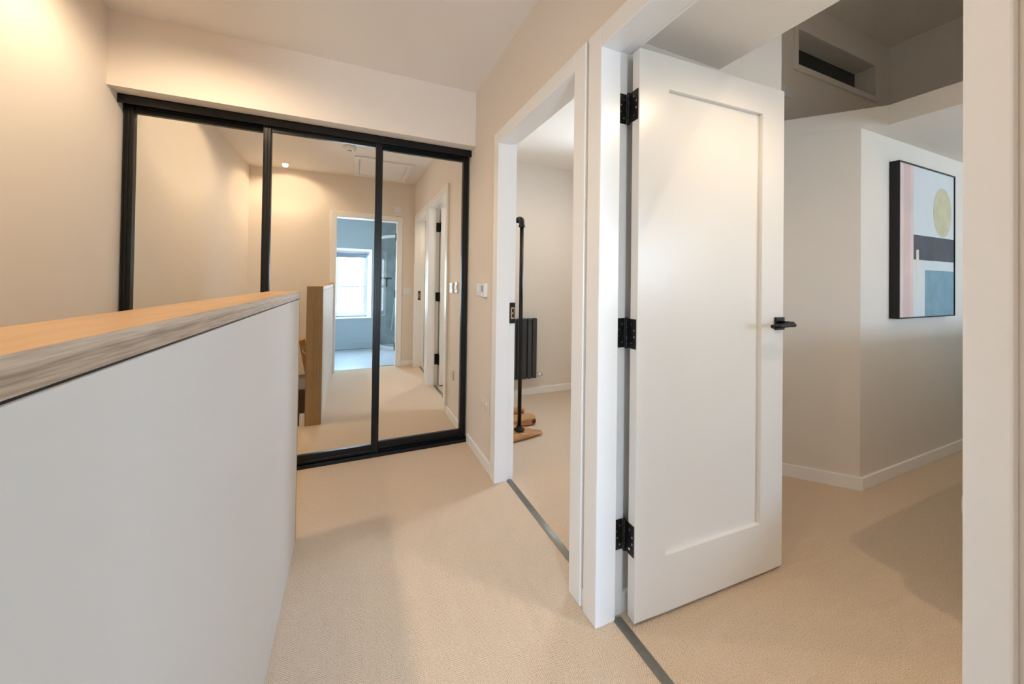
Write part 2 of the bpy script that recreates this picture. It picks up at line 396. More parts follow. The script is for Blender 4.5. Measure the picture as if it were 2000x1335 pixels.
# ------------------------------------------------------------------ door linings and casings (trim)
def casing_profile_box(b, *a): b.box(*a, WHITE)
def door_trim_x(name, y0, y1, zd, label, room_casing=True, near_cw=CW, far_cw=CW):
    """lining and casings of a doorway in the wall X = XW..XB"""
    root = MB()
    # lining with planted stop
    root.box(XW-.004, XB, y1+.012, y1+LN, 0, zd+LN, WHITE); root.box(XW-.004, XB, y0-LN, y0-.012, 0, zd+LN, WHITE)
    root.box(XW-.004, XB, y0-LN, y1+LN, zd+.012, zd+LN, WHITE)
    root.box(XW-.004, .864, y1, y1+.012, 0, zd+.012, WHITE); root.box(XW-.004, .864, y0-.012, y0, 0, zd+.012, WHITE)
    root.box(XW-.004, .864, y0-.012, y1+.012, zd, zd+.012, WHITE)
    o = struct(root, name, label, bevel=.0015)
    c = MB(); zt = zd+CW; x0, x1 = XW-CT, XW
    c.box(x0, x1, y1, y1+far_cw, 0, zt, WHITE); c.box(x0, x1, y0-near_cw, y0, 0, zt, WHITE)
    c.box(x0, x1, y0, y1, zd, zt, WHITE)
    k = c.build('casing', bevel=.003); put(k, o)
    if room_casing:
        c = MB(); c.box(XB, XB+.015, y0-.06, y0-.012, 0, zt, WHITE)
        c.box(XB, XB+.015, y0-.06, y1+.012, zd+.012, zt, WHITE); 
        k = c.build('casing', bevel=.003); put(k, o)
    return o
trim1 = door_trim_x('trim_1', NN, NF, ZD, 'white door lining and casing around the open bedroom door', near_cw=.042)
trim2 = door_trim_x('trim_2', FN, FF, ZD, 'white door lining and casing of the doorway with the clothes rail', room_casing=False)
# bathroom trim
b = MB()
b.box(BL-LN, BL, -.05, YE+.002, 0, BZ+LN, WHITE); b.box(BR, BR+LN, -.05, YE+.002, 0, BZ+LN, WHITE); b.box(BL, BR, -.05, YE+.002, BZ, BZ+LN, WHITE)
trim3 = struct(b, 'trim_3', 'white door lining and casing of the bathroom doorway, seen in the mirror', bevel=.0015)
b = MB(); y0, y1 = YE, YE+CT; zt = BZ+CW
b.box(BL-CW, BL, y0, y1, 1.14, zt, WHITE); b.box(-.2165, BL, y0, y1, 0, 1.14, WHITE); b.box(BR, BR+CW, y0, y1, 0, zt, WHITE); b.box(BL, BR, y0, y1, BZ, zt, WHITE)
put(b.build('casing', bevel=.003), trim3)
# strike plates: dark plate with a brass keep
def strike(parent, x0, x1, y, z0, z1, face, label):
    """plate on the Y = y plane, facing sign face"""
    b = MB(); b.box(x0, x1, y, y+face*.0025, z0, z1, BLACKM)
    o = b.build('strike_plate', bevel=.004, seg=3); put(o, parent); tag(o, label)
    b = MB(); zc = (z0+z1)/2; xc = (x0+x1)/2+.001; t0, t1 = y+face*.0025, y+face*.0045
    b.box(xc-.011, xc+.011, t0, t1, zc-.034, zc+.034, BRASS)
    for a0, a1, q0, q1 in ((-.005, .008, .004, .026), (-.004, .009, -.026, -.006), (.004, .0112, -.004, .002)): b.box(xc+a0, xc+a1, t1-face*.0005, t1+face*.0006, zc+q0, zc+q1, BLACKM)
    k = b.build('keep'); put(k, o); tag(k, 'brass keep')
strike(trim2, .864, .900, FF, .931, 1.054, -1, 'dark strike plate')
strike(trim1, .832, .868, NN, .915, 1.038, 1, 'dark strike plate')

# threshold strips
def threshold(name, y0, y1, label):
    b = MB(); k = b.mi(ALU); n = 10; w_ = .035; xc = .876
    prof = [(xc-w_/2, -.001)] + [(xc-w_/2*math.cos(math.pi*i/n), .0015+.0045*math.sin(math.pi*i/n)) for i in range(n+1)] + [(xc+w_/2, -.001)]
    A = [b.bm.verts.new((x, y0, z)) for x, z in prof]; B = [b.bm.verts.new((x, y1, z)) for x, z in prof]
    for i in range(len(prof)-1):
        f = b.bm.faces.new([A[i], A[i+1], B[i+1], B[i]]); f.smooth = True
    b.bm.faces.new(A); b.bm.faces.new(B); b.bm.faces.new([A[0], B[0], B[-1], A[-1]])
    o = b.build(name); tag(o, label, kind='structure'); return o
threshold('trim_4', NN-.002, NF+.002, 'grey metal carpet strip under the bedroom doorway')
threshold('trim_5', FN-.002, FF+.002, 'grey metal carpet strip under the clothes rail room doorway')
b = MB(); b.box(BL, BR, -.04, .004, -.004, .003, ALU); struct(b, 'trim_6')

# ------------------------------------------------------------------ baseboards
def base(name, boxes, label=None, h=.072):
    b = MB()
    for x0, x1, y0, y1 in boxes: b.box(x0, x1, y0, y1, 0, h, WHITE)
    return struct(b, name, label, bevel=.003)
base('baseboard_right', [(XW-.014, XW, FF+CW, 2.50), (XW-.012, XW, NF+CW, FN-CW)], 'white baseboard between the far doorway and the wardrobe', h=.066)
base('baseboard_end', [(BR+CW, XW, YE, YE+.014), (XL, XPL, YE, YE+.0)] [:1])
base('baseboard_left', [(XL, XL+.014, YP, 2.50)])
base('baseboard_far_room', [(XB, 2.45, 3.316, 3.33)], 'white baseboard below the radiator')
base('baseboard_picture', [(2.727, 5.0, 1.081, 1.095)], 'white baseboard below the framed picture')
b = MB(); b.prism([(2.727, 1.081), (2.39, 1.459), (2.40, 1.469), (2.737, 1.095)], 0, .0725, WHITE)
struct(b, 'baseboard_angled', 'white baseboard along the angled wall')
base('baseboard_partition', [(XB+.0, 1.838, 1.006, 1.02)])
b = MB(); b.box(-1.1, .36, -1.507, -1.493, 0, .09, BATHP); struct(b, 'baseboard_bathroom', bevel=.003)

# ------------------------------------------------------------------ half wall
hw = empty('half_wall', ((XP+XPL)/2, .95, 0))
tag(hw, 'low white painted partition beside the stairs with an oak top and oak end', 'half wall')
b = MB(); b.box(XPL, XP, .0545, YP-.020, 0, 1.0872, PANELW); put(b.build('panel', bevel=.002), hw)
b = MB(); b.box(XPL+.004, XP-.004, .0545, YP-.02, 1.0872, 1.0905, BLACKM); put(b.build('shadow_gap'), hw)
b = MB(); x0, x1 = XPL, XP
vs = b.box(x0, x1, .0545, YP-.0196, 1.0905, 1.1225, OAKEDGE)
k = b.mi(OAKTOP)
for f in b.bm.faces:
    if f.normal.length == 0: f.normal_update()
    f.normal_update()
    if abs(f.normal.z) > .9 and f.calc_center_median().z > 1.12: f.material_index = k
o = put(b.build('cap', bevel=.0015), hw); tag(o, 'oak cap with a pale striped edge')
b = MB(); b.box(XPL, XP, YP-.0195, YP, 0, 1.1225, OAKEND); o = put(b.build('end_panel', bevel=.0012), hw); tag(o, 'upright oak end panel')

# stairs
st = empty('staircase', (-.75, 1.2, -1.25)); tag(st, 'carpeted stairs going down behind the half wall, seen in the mirror', 'stairs')
RISE, GO = .19, .235
for i in range(8):
    b = MB(); y1 = YP-.021-i*GO; z1 = -(i+1)*RISE
    b.box(XL+.04, XPL-.04, y1-GO, y1, z1-.19, z1, CARPET); put(b.build('tread', bevel=.008), st)
for sxx in (XPL-.039, XL+.001):
    b = MB(); L = 8*GO; y1 = YP-.021
    k = b.mi(WHITE); pr = [(y1, .10), (y1, -.35), (y1-L, -.35-8*RISE), (y1-L, .10-8*RISE)]
    A = [b.bm.verts.new((sxx, y, z)) for y, z in pr]; B = [b.bm.verts.new((sxx+.038, y, z)) for y, z in pr]
    b.bm.faces.new(A); b.bm.faces.new(B)
    for i in range(4): b.bm.faces.new([A[i], A[(i+1) % 4], B[(i+1) % 4], B[i]])
    put(b.build('stringer'), st)
hr = empty('handrail', (-.40, 1.4, .7)); tag(hr, 'oak handrail sloping down beside the half wall, seen in the mirror', 'handrail')
a = math.atan2(RISE, GO)
b = MB(); p = Vector((-.405, 1.50, .66)); q = p+Vector((0, -math.cos(a), -math.sin(a)))*1.45
b.tube([p, q], .026, OAKRAIL, seg=16); put(b.build('rail'), hr)
for t in (.15, .75, 1.3):
    c = p+Vector((0, -math.cos(a), -math.sin(a)))*t
    b = MB(); b.tube([c, c+Vector((0, 0, -.05)), c+Vector((.03, 0, -.075)), Vector((XPL-.001, c.y, c.z-.075))], .006, CHROME); put(b.build('bracket'), hr)

# ------------------------------------------------------------------ sliding mirror wardrobe
wd = empty('sliding_wardrobe', (-.18, 2.55, 0))
tag(wd, 'black-framed wardrobe with three tall sliding mirror doors', 'wardrobe')
def stile(b, x0, x1, y0, y1, z0, z1):
    b.box(x0, x1, y0, y1, z0, z1, BLACK); w_ = x1-x0
    for t in (.12, .5, .88): b.box(x0+w_*t-.003, x0+w_*t+.003, y0-.004, y0, z0, z1, BLACK)
def mirror_door(x0, x1, yf, label):
    """yf: front of the frame"""
    b = MB(); yb = yf+.028; z0, z1 = .024, 2.118; s = .042
    stile(b, x0, x0+s, yf, yb, z0, z1); stile(b, x1-s, x1, yf, yb, z0, z1)
    b.box(x0+s, x1-s, yf+.006, yb, z0, z0+.055, BLACK); b.box(x0+s, x1-s, yf+.006, yb, z1-.047, z1, BLACK)
    b.box(x0+s, x1-s, yf+.002, yf+.006, z0+.006, z0+.020, BLACK); b.box(x0+s, x1-s, yf+.002, yf+.006, z1-.016, z1-.004, BLACK)
    o = b.build('sliding_door', bevel=.0012); put(o, wd); tag(o, label)
    b = MB(); b.box(x0+s, x1-s, yf+.018, yb-.002, z0+.055, z1-.047, MIRROR)
    put(b.build('mirror'), o)
mirror_door(-1.150, -.470, 2.548, None)
mirror_door(-.507, .174, 2.517, 'front sliding door')
mirror_door(.138, .792, 2.548, None)
b = MB(); b.box(XL+.001, XW-.001, 2.500, 2.506, 2.097, 2.144, BLACK); b.box(XL+.001, XW-.001, 2.500, 2.600, 2.1385, 2.144, BLACK)
b.box(XL+.001, XW-.001, 2.594, 2.600, 2.097, 2.144, BLACK); b.box(XL+.001, XW-.001, 2.5455, 2.5475, 2.119, 2.1385, BLACK)
put(b.build('top_track', bevel=.001), wd)
b = MB(); b.box(XL+.001, XW-.001, 2.505, 2.600, 0.0, .010, BLACK)
for y in (2.505, 2.5455, 2.594): b.box(XL+.001, XW-.001, y, y+.0018, .010, .023, BLACK)
put(b.build('bottom_track', bevel=.0008), wd)

# ------------------------------------------------------------------ doors
def hinge_set(parent, make, zs):
    for z in zs: make(parent, z)
def knuckle(b, x, y, z0, z1):
    n = 5; h = (z1-z0)/n
    for i in range(n): b.cyl((x, y, z0+i*h+.0006), (x, y, z0+(i+1)*h-.0006), .0062, BLACKM, seg=16)
    b.lathe([(.001, 0), (.005, .001), (.0062, .004)], (x, y, z0-.004), BLACKM, seg=16)
    b.lathe([(.0062, 0), (.005, .003), (.001, .004)], (x, y, z1), BLACKM, seg=16)
def screw(parent, p, n):
    b = MB(); p = Vector(p); n = Vector(n); b.cyl(p, p+n*.0012, .0038, CHROME, seg=12)
    put(b.build('screw'), parent)
def door_leaf(name, W_, label, hinges, hx, hy, ang, handle_side=(1, 1), open_n=1, strikes=None):
    """local frame: x along the width from the hinge edge, y=0 visible face, thickness to +y*open_n"""
    T = .035; ny = open_n
    Hh = 1.981; zb = .0145
    b = MB(); st_ = .133; top = .118; bot = .2
    y0, y1 = (0, T*ny)
    ya, yb = sorted((y0, y1))
    b.box(0, st_, ya, yb, zb, zb+Hh, DOORW); b.box(W_-st_, W_, ya, yb, zb, zb+Hh, DOORW)
    b.box(st_, W_-st_, ya, yb, zb, zb+bot, DOORW); b.box(st_, W_-st_, ya, yb, zb+Hh-top, zb+Hh, DOORW)
    b.box(st_, W_-st_, (ya+.015 if ny > 0 else ya+.007), (yb-.007 if ny > 0 else yb-.015), zb+bot, zb+Hh-top, DOORW)
    bmesh.ops.remove_doubles(b.bm, verts=b.bm.verts, dist=.00001)
    o = b.build(name, bevel=.0014); tag(o, label, kind='structure')
    o.location = (hx, hy, 0); o.rotation_euler = (0, 0, ang)
    return o
ANG = R(-2.372)
d1 = door_leaf('door_1', .7615, 'tall white single-panel door standing wide open into the bedroom', None, XB, .9445, ANG, open_n=1)
bpy.context.view_layer.update()
def at_door(o, d): o.parent = d; return o
def lever(d, u, z, side, face_y):
    """side -1: handle on the y=0 face pointing to -y"""
    b = MB(); s = side
    ya, yb = sorted((face_y, face_y+s*.009)); b.box(u-.026, u+.026, ya, yb, z-.026, z+.026, BLACKM)
    h = b.build('door_handle', bevel=.001); at_door(h, d); tag(h, 'black square rose')
    b = MB(); b.cyl((u+.002, face_y+s*.009, z+.004), (u+.002, face_y+s*.055, z+.004), .0085, BLACKM)
    b.tube([(u+.012, face_y+s*.052, z-.001), (u-.02, face_y+s*.053, z), (u-.06, face_y+s*.054, z-.002), (u-.118, face_y+s*.052, z-.004)], [.0085, .009, .0085, .008], BLACKM, seg=14)
    k = b.build('lever'); k.parent = h; tag(k, 'round black lever')
lever(d1, .731, 1.020, -1, 0); lever(d1, .731, 1.020, 1, .035)
def hinge_near(z0, z1):
    b = MB()
    # jamb leaf (world coordinates)
    yj = NF+.012
    b.box(.868, .900, yj-.0025, yj-.0002, z0, z1, BLACKM)
    knuckle(b, .9045, .9955, z0, z1)
    # door leaf lies on the hinge edge of the open door
    e = Vector((XB, .9445, 0)); n = Vector((-math.sin(ANG), math.cos(ANG), 0)); u = Vector((math.cos(ANG), math.sin(ANG), 0))
    b.box(-.0024, -.0002, .005, .046, z0, z1, BLACKM, rot=Matrix.Rotation(ANG, 3, 'Z'), at=Vector()) 
    vs = b.bm.verts[:][-8:]
    for v_ in vs: v_.co += e
    o = b.build('hinge', bevel=.0004); put(o, d1); tag(o, 'black steel hinge')
    H_ = z1-z0
    for i, (t, xx) in enumerate(((.80, .890), (.62, .876), (.40, .876), (.18, .890))):
        screw(o, (xx, yj-.0025, z0+H_*t), (0, -1, 0))
    for t, yy in ((.80, .026), (.62, .013), (.40, .013), (.18, .026)):
        p = e+n*yy-u*.0024; screw(o, (p.x, p.y, z0+H_*t), -u)
for z0, z1 in ((1.750, 1.857), (.949, 1.053), (.234, .340)): hinge_near(z0, z1)

d2 = door_leaf('door_2', .752, 'white door folded back inside the room with the clothes rail, seen in the mirror', None, XB+.004, 1.205, R(1.0), open_n=-1)
lever(d2, .715, 1.02, 1, 0)
def simple_hinge(d, boxes, kx, ky, z0, z1, lab='black steel hinge'):
    b = MB()
    for x0, x1, y0, y1 in boxes: b.box(x0, x1, y0, y1, z0, z1, BLACKM)
    knuckle(b, kx, ky, z0, z1); o = b.build('hinge', bevel=.0004); put(o, d); tag(o, lab)
for z0, z1 in ((1.735, 1.84), (.949, 1.05), (.236, .355)):
    simple_hinge(d2, [(.868, .900, FN-.0118, FN-.0095), (.9065, .9088, 1.165, 1.205)], .9035, 1.158, z0, z1)
d3 = door_leaf('door_3', .75, 'white bathroom door opened back beside the shower', None, .5705, -.062, R(-76), open_n=1)
lever(d3, .71, 1.02, -1, 0)
for z0, z1 in ((1.74, 1.84), (.94, 1.04), (.20, .30)):
    simple_hinge(d3, [(BR-.0024, BR-.0002, -.048, -.016)], BR-.004, -.056, z0, z1)

# ------------------------------------------------------------------ switches and sockets
def plate_x(name, y0, y1, z0, z1, label, cat, rockers, deep=.011, group=None, pm=PLASTIC):
    """accessory on the hall face of wall_right"""
    b = MB(); b.box(XW-deep, XW-.0003, y0, y1, z0, z1, pm); o = b.build(name, bevel=.002, seg=3); tag(o, label, cat, group)
    for (a0, a1, c0, c1, m_, nm, dd) in rockers:
        k = MB(); k.box(XW-deep-dd, XW-deep+.0005, a0, a1, c0, c1, m_); put(k.build(nm, bevel=.0012), o)
    return o
plate_x('light_switch', 2.236, 2.322, 1.083, 1.169, 'white light switch plate on the beige wall, nearer the wardrobe', 'light switch',
        [(2.262, 2.296, 1.106, 1.146, WHITE, 'rocker', .004)])
plate_x('thermostat', 2.130, 2.214, 1.079, 1.167, 'small white control box on the beige wall, nearer the far doorway', 'thermostat',
        [(2.148, 2.196, 1.112, 1.152, GREYPL, 'screen', .001), (2.165, 2.180, 1.086, 1.098, WHITE, 'button', .002)], deep=.022)
plate_x('power_socket', 2.072, 2.218, .342, .428, 'white double power socket low on the beige wall', 'power socket',
        [(2.10, 2.115, .398, .412, PLASTIC, 'rocker', .003), (2.175, 2.19, .398, .412, PLASTIC, 'rocker', .003),
         (2.096, 2.100, .366, .376, GREYPL, 'pin_hole', .0002), (2.112, 2.116, .366, .376, GREYPL, 'pin_hole', .0002), (2.171, 2.175, .366, .376, GREYPL, 'pin_hole', .0002), (2.187, 2.191, .366, .376, GREYPL, 'pin_hole', .0002)], deep=.008, pm=SOCKETP)
b = MB(); b.box(.652, .762, YE+.0003, YE+.009, .990, 1.078, PLASTIC); o = b.build('light_switch', bevel=.002); tag(o, 'white light switch beside the bathroom door frame, seen in the mirror', 'light switch')
for x in (.678, .715):
    k = MB(); k.box(x, x+.022, YE+.0085, YE+.012, 1.012, 1.056, PLASTIC); put(k.build('rocker', bevel=.001), o)
b = MB(); b.box(.510, .606, YE+.0003, YE+.026, 2.118, 2.188, PLASTIC); o = b.build('door_chime', bevel=.004, seg=3); tag(o, 'small white box on the wall above the bathroom door, seen in the mirror', 'wall box')
k = MB()
for i in range(5): k.box(.530, .586, YE+.0255, YE+.0275, 2.132+i*.010, 2.137+i*.010, PLASTIC)
put(k.build('grille'), o)
# gallery wall switch, half hidden by the door corner
b = MB(); b.box(2.615, 2.69, 1.428, 1.4368, 2.43, 2.50, PLASTIC); o = b.build('light_switch', bevel=.002); tag(o, 'small switch plate on the dim gallery wall above the door corner', 'light switch')
k = MB(); k.box(2.64, 2.665, 1.425, 1.4285, 2.447, 2.483, PLASTIC); put(k.build('rocker', bevel=.001), o)

# ------------------------------------------------------------------ ceiling fittings
def downlight(key, label):
    x, y, z, wt, ang = LAMPS[key]
    e = empty('ceiling_downlight', (x, y, z)); tag(e, label, 'ceiling light', None)
    b = MB(); b.lathe([(.044, 0), (.044, -.003), (.040, -.006), (.033, -.006), (.032, -.003)], (x, y, z-.0003), PLASTIC); put(b.build('bezel'), e)
    b = MB(); b.lathe([(.030, 0), (.030, -.0026)], (x, y, z-.0036), LENS); put(b.build('lens'), e)
    l = bpy.data.lights.new('lamp', 'SPOT'); l.energy = wt; l.color = {'bathroom': (.80, .90, 1.0), 'void': WARMER}.get(key, WARM); l.spot_size = R(ang); l.spot_blend = .6; l.shadow_soft_size = .028
    lo = bpy.data.objects.new('lamp', l); COL.objects.link(lo); lo.location = (x, y, z-.012); put(lo, e)
    return e
downlight('stairs_far', 'round recessed downlight over the stairs, nearer the wardrobe')
downlight('stairs_near', 'glowing round downlight over the stairs, seen in the mirror')
downlight('bedroom', 'round recessed downlight in the low bedroom ceiling')
downlight('far_room', 'round recessed downlight in the clothes rail room')
downlight('void', 'round recessed downlight in the high bedroom ceiling')
downlight('bathroom', 'unseen cool fill light added in the bathroom ceiling')
sd = empty('smoke_detector', (-.044, 1.155, ZC)); tag(sd, 'round white smoke detector on the ceiling, seen in the mirror', 'smoke detector')
b = MB(); b.lathe([(.060, -.0003), (.062, -.008), (.060, -.020), (.048, -.034), (.030, -.038)], (-.044, 1.155, ZC), PLASTIC); put(b.build('housing'), sd)
b = MB(); b.lathe([(.020, -.038), (.019, -.043), (.006, -.045)], (-.044, 1.155, ZC), GREYPL); put(b.build('sensor'), sd)
lh = empty('loft_hatch', (.31, .54, ZC)); tag(lh, 'white framed loft hatch in the ceiling, seen in the mirror', 'loft hatch')
b = MB(); hx0, hx1, hy0, hy1 = .0, .635, .165, .915; s = .055
b.box(hx0, hx1, hy0, hy0+s, ZC-.018, ZC-.0003, WHITE); b.box(hx0, hx1, hy1-s, hy1, ZC-.018, ZC-.0003, WHITE)
b.box(hx0, hx0+s, hy0+s, hy1-s, ZC-.018, ZC-.0003, WHITE); b.box(hx1-s, hx1, hy0+s, hy1-s, ZC-.018, ZC-.0003, WHITE)
put(b.build('frame', bevel=.003), lh)
b = MB(); g = .004; b.box(hx0+s+g, hx1-s-g, hy0+s+g, hy1-s-g, ZC-.008, ZC-.0003, WHITE); put(b.build('door_panel', bevel=.002), lh)

# ------------------------------------------------------------------ clothes rail
cr_ = empty('clothes_rail', (1.2, 2.6, 0)); tag(cr_, 'black iron pipe clothes rail on a rustic root wood base', 'clothes rail')
def loop_slab(pts, z0, z1, m, bulge=.01):
    b = MB(); k = b.mi(m); n = len(pts); cxx = sum(p[0] for p in pts)/n; cyy = sum(p[1] for p in pts)/n
    lv = [(z0, .97), (z0+(z1-z0)*.3, 1.0), (z0+(z1-z0)*.75, .995), (z1, .96)]
    rings = []
    for j, (z, s_) in enumerate(lv):
        tip = lambda p: 1-.62*max(0, min(1, (p[0]-1.17)/.2))*max(0, min(1, (2.52-p[1])/.08))
        rings.append([b.bm.verts.new((cxx+(p[0]-cxx)*s_, cyy+(p[1]-cyy)*s_, z0+(z-z0)*tip(p)+(random.uniform(-.004, .004) if 0 < j else 0))) for p in pts])
    for a_, b_ in zip(rings, rings[1:]):
        for i in range(n):
            f = b.bm.faces.new([a_[i], a_[(i+1) % n], b_[(i+1) % n], b_[i]]); f.smooth = True
    b.bm.faces.new(rings[0]); b.bm.faces.new(rings[-1])
    return b
def smooth_loop(pts, it=2):
    for _ in range(it):
        q_ = []
        for i in range(len(pts)):
            a_, b_ = Vector(pts[i]), Vector(pts[(i+1) % len(pts)])
            q_ += [tuple(a_*.75+b_*.25), tuple(a_*.25+b_*.75)]
        pts = q_
    return pts
outline = [(1.00, 2.355), (1.12, 2.352), (1.22, 2.368), (1.30, 2.385), (1.372, 2.402), (1.376, 2.410), (1.29, 2.45), (1.20, 2.50), (1.165, 2.54), (1.185, 2.58),(1.26, 2.592),
 (1.36, 2.585), (1.42, 2.60), (1.44, 2.64), (1.435, 2.70), (1.40, 2.72), (1.29, 2.70), (1.215, 2.72), (1.205, 2.775), (1.27, 2.80), (1.36, 2.81), (1.435, 2.83), (1.44, 2.88), (1.41, 2.90), (1.36, 2.885), (1.30, 2.90), (1.22, 2.95), (1.12, 3.02), (1.02, 3.02), (.97, 2.9), (.95, 2.6), (.95, 2.42)]
bb = loop_slab(smooth_loop(outline, 1), .010, .060, ROOT)
o = put(bb.build('base'), cr_); tag(o, 'orange root wood slab')
for c_ in ((1.395, 2.632, .036, .021), (1.39, 2.862, .036, .020)):
    b = MB(); b.lathe([(.001, .0), (c_[3]*.8, .001), (c_[3], .006), (c_[3]*.8, .010), (.001, .011)], (c_[0], c_[1]-.045, c_[2]), BARK, axis='Y', seg=16)
    o = put(b.build('knot'), cr_)
for fx, fy in ((1.05, 2.45), (1.25, 2.45), (1.1, 2.9)):
    b = MB(); b.cyl((fx, fy, 0), (fx, fy, .014), .02, BARK, seg=12); put(b.build('foot'), cr_)
for py in (2.436, 2.93):
    b = MB(); b.lathe([(.040, 0), (.040, .006), (.022, .008), (.022, .030), (.0175, .032)], (1.187, py, .058), IRON); put(b.build('flange'), cr_)
    b = MB(); b.cyl((1.187, py, .09), (1.187, py, 1.62), .0150, IRON); b.cyl((1.187, py, .78), (1.187, py, .80), .0158, IRON)
    put(b.build('pole'), cr_)
    s_ = 1 if py < 2.6 else -1
    b = MB(); b.tube([(1.187, py, 1.60), (1.187, py, 1.635), (1.187, py+s_*.006, 1.652), (1.187, py+s_*.02, 1.660), (1.187, py+s_*.05, 1.660)], .021, IRON, seg=16)
    b.cyl((1.187, py, 1.597), (1.187, py, 1.612), .025, IRON); b.cyl((1.187, py+s_*.042, 1.660), (1.187, py+s_*.056, 1.660), .025, IRON)
    put(b.build('elbow'), cr_)
b = MB(); b.cyl((1.187, 2.48, 1.66), (1.187, 2.886, 1.66), .0150, IRON); put(b.build('crossbar'), cr_)

# radiator
rd = empty('radiator', (1.5, 3.28, .18)); tag(rd, 'dark grey column radiator on the cream wall behind the clothes rail', 'radiator')
rx = 1.776
for i in range(9):
    x1 = rx-i*.0585
    b = MB(); b.box(x1-.051, x1, 3.245, 3.285, .187, .808, ANTH); put(b.build('column', bevel=.012, seg=4), rd)
for z in (.225, .765):
    b = MB(); b.box(rx-.51, rx-.006, 3.2855, 3.305, z-.016, z+.016, ANTH); put(b.build('header', bevel=.003), rd)
for bx, bz in ((.42, .225), (.10, .225), (.42, .765), (.10, .765)):
    b = MB(); b.box(rx-bx, rx-bx+.02, 3.305, 3.3298, bz-.015, bz+.015, ANTH); put(b.build('bracket'), rd)
b = MB(); b.cyl((rx-.01, 3.27, .215), (rx+.035, 3.27, .215), .009, CHROME); b.cyl((rx+.035, 3.27, .195), (rx+.035, 3.27, .235), .014, CHROME)
b.cyl((rx+.035, 3.27, .215), (rx+.075, 3.27, .215), .012, CHROME, r1=.016); b.cyl((rx+.035, 3.27, .215), (rx+.035, 3.33, .215), .007, CHROME)
o = put(b.build('valve'), rd); tag(o, 'chrome valve')

# ------------------------------------------------------------------ framed picture
pc = empty('framed_picture', (3.467, 1.095, 1.46)); tag(pc, 'black box-framed abstract picture with a pink stripe and a yellow disc', 'picture')
px0, px1, pz0, pz1 = 3.068, 3.868, .984, 1.955; py0, py1 = 1.050, 1.0948; fw = .008
b = MB(); b.box(px0, px0+fw, py0, py1, pz0, pz1, BLACKM); b.box(px1-fw, px1, py0, py1, pz0, pz1, BLACKM)
b.box(px0+fw, px1-fw, py0, py1, pz0, pz0+fw, BLACKM); b.box(px0+fw, px1-fw, py0, py1, pz1-fw, pz1, BLACKM)
put(b.build('frame', bevel=.0006), pc)
A_BG = mat('art_pale_grey', s2l(214, 220, 224), .8, noise=.02, nscale=6)
A_PK = mat('art_pink', s2l(222, 203, 200), .8, noise=.06, nscale=5)
A_PK2 = mat('art_dusky_pink', s2l(216, 190, 187), .8, noise=.05, nscale=5)
A_YE = mat('art_mustard', s2l(200, 196, 164), .8, noise=.08, nscale=14)
A_DK = mat('art_charcoal', s2l(86, 88, 96), .8, noise=.16, nscale=10)
A_BL = mat('art_blue', s2l(128, 162, 176), .8, noise=.1, nscale=12)
A_CR = mat('art_cream', s2l(222, 218, 204), .8, noise=.04, nscale=10)
b = MB(); yf = py0+.006
def art(x0, x1, z0, z1, m_, lift): b.box(x0, x1, yf-lift, yf+.002, z0, z1, m_)
b.box(px0+fw, px1-fw, yf, yf+.012, pz0+fw, pz1-fw, A_BG)
art(px0+fw, 3.266, pz0+fw, pz1-fw, A_PK, .0004); art(3.135, 3.225, pz0+fw, pz1-fw, A_PK2, .0006)
art(3.266, px1-fw, 1.354, 1.512, A_DK, .0005)
art(3.425, px1-fw, pz0+fw, 1.291, A_BL, .0005)
art(3.303, 3.338, 1.10, 1.418, A_CR, .0008)
k = b.mi(A_YE); rng = []
for i in range(48):
    t = 2*math.pi*i/48; rng.append(b.bm.verts.new((3.684+.138*math.cos(t), yf-.0007, 1.684+.165*math.sin(t))))
f = b.bm.faces.new(rng); f.material_index = k
put(b.build('artwork'), pc)

# gallery window
gw = MB(); t = .018
gw.box(VX0-.04, VX0, 1.424, 1.437, VZ0-.04, VZ1+.04, PAINTBED); gw.box(VX1, VX1+.04, 1.424, 1.437, VZ0-.04, VZ1+.04, PAINTBED)
gw.box(VX0, VX1, 1.424, 1.437, VZ0-.04, VZ0, PAINTBED); gw.box(VX0, VX1, 1.424, 1.437, VZ1, VZ1+.04, PAINTBED)
o = struct(gw, 'window_1', 'long narrow dark window high on the gallery wall', bevel=.002)
b = MB(); b.box(VX0, VX1, 1.552, 1.558, VZ0, VZ1, DARKG); put(b.build('pane'), o)

# ------------------------------------------------------------------ bathroom window
b = MB(); fx0, fx1, fz0, fz1, fy0, fy1 = -.30, .25, .545, 1.66, -1.80, -1.735; s = .035
b.box(fx0, fx0+s, fy0, fy1, fz0, fz1, WHITE); b.box(fx1-s, fx1, fy0, fy1, fz0, fz1, WHITE)
b.box(fx0+s, fx1-s, fy0, fy1, fz0, fz0+s, WHITE); b.box(fx0+s, fx1-s, fy0, fy1, fz1-s, fz1, WHITE)
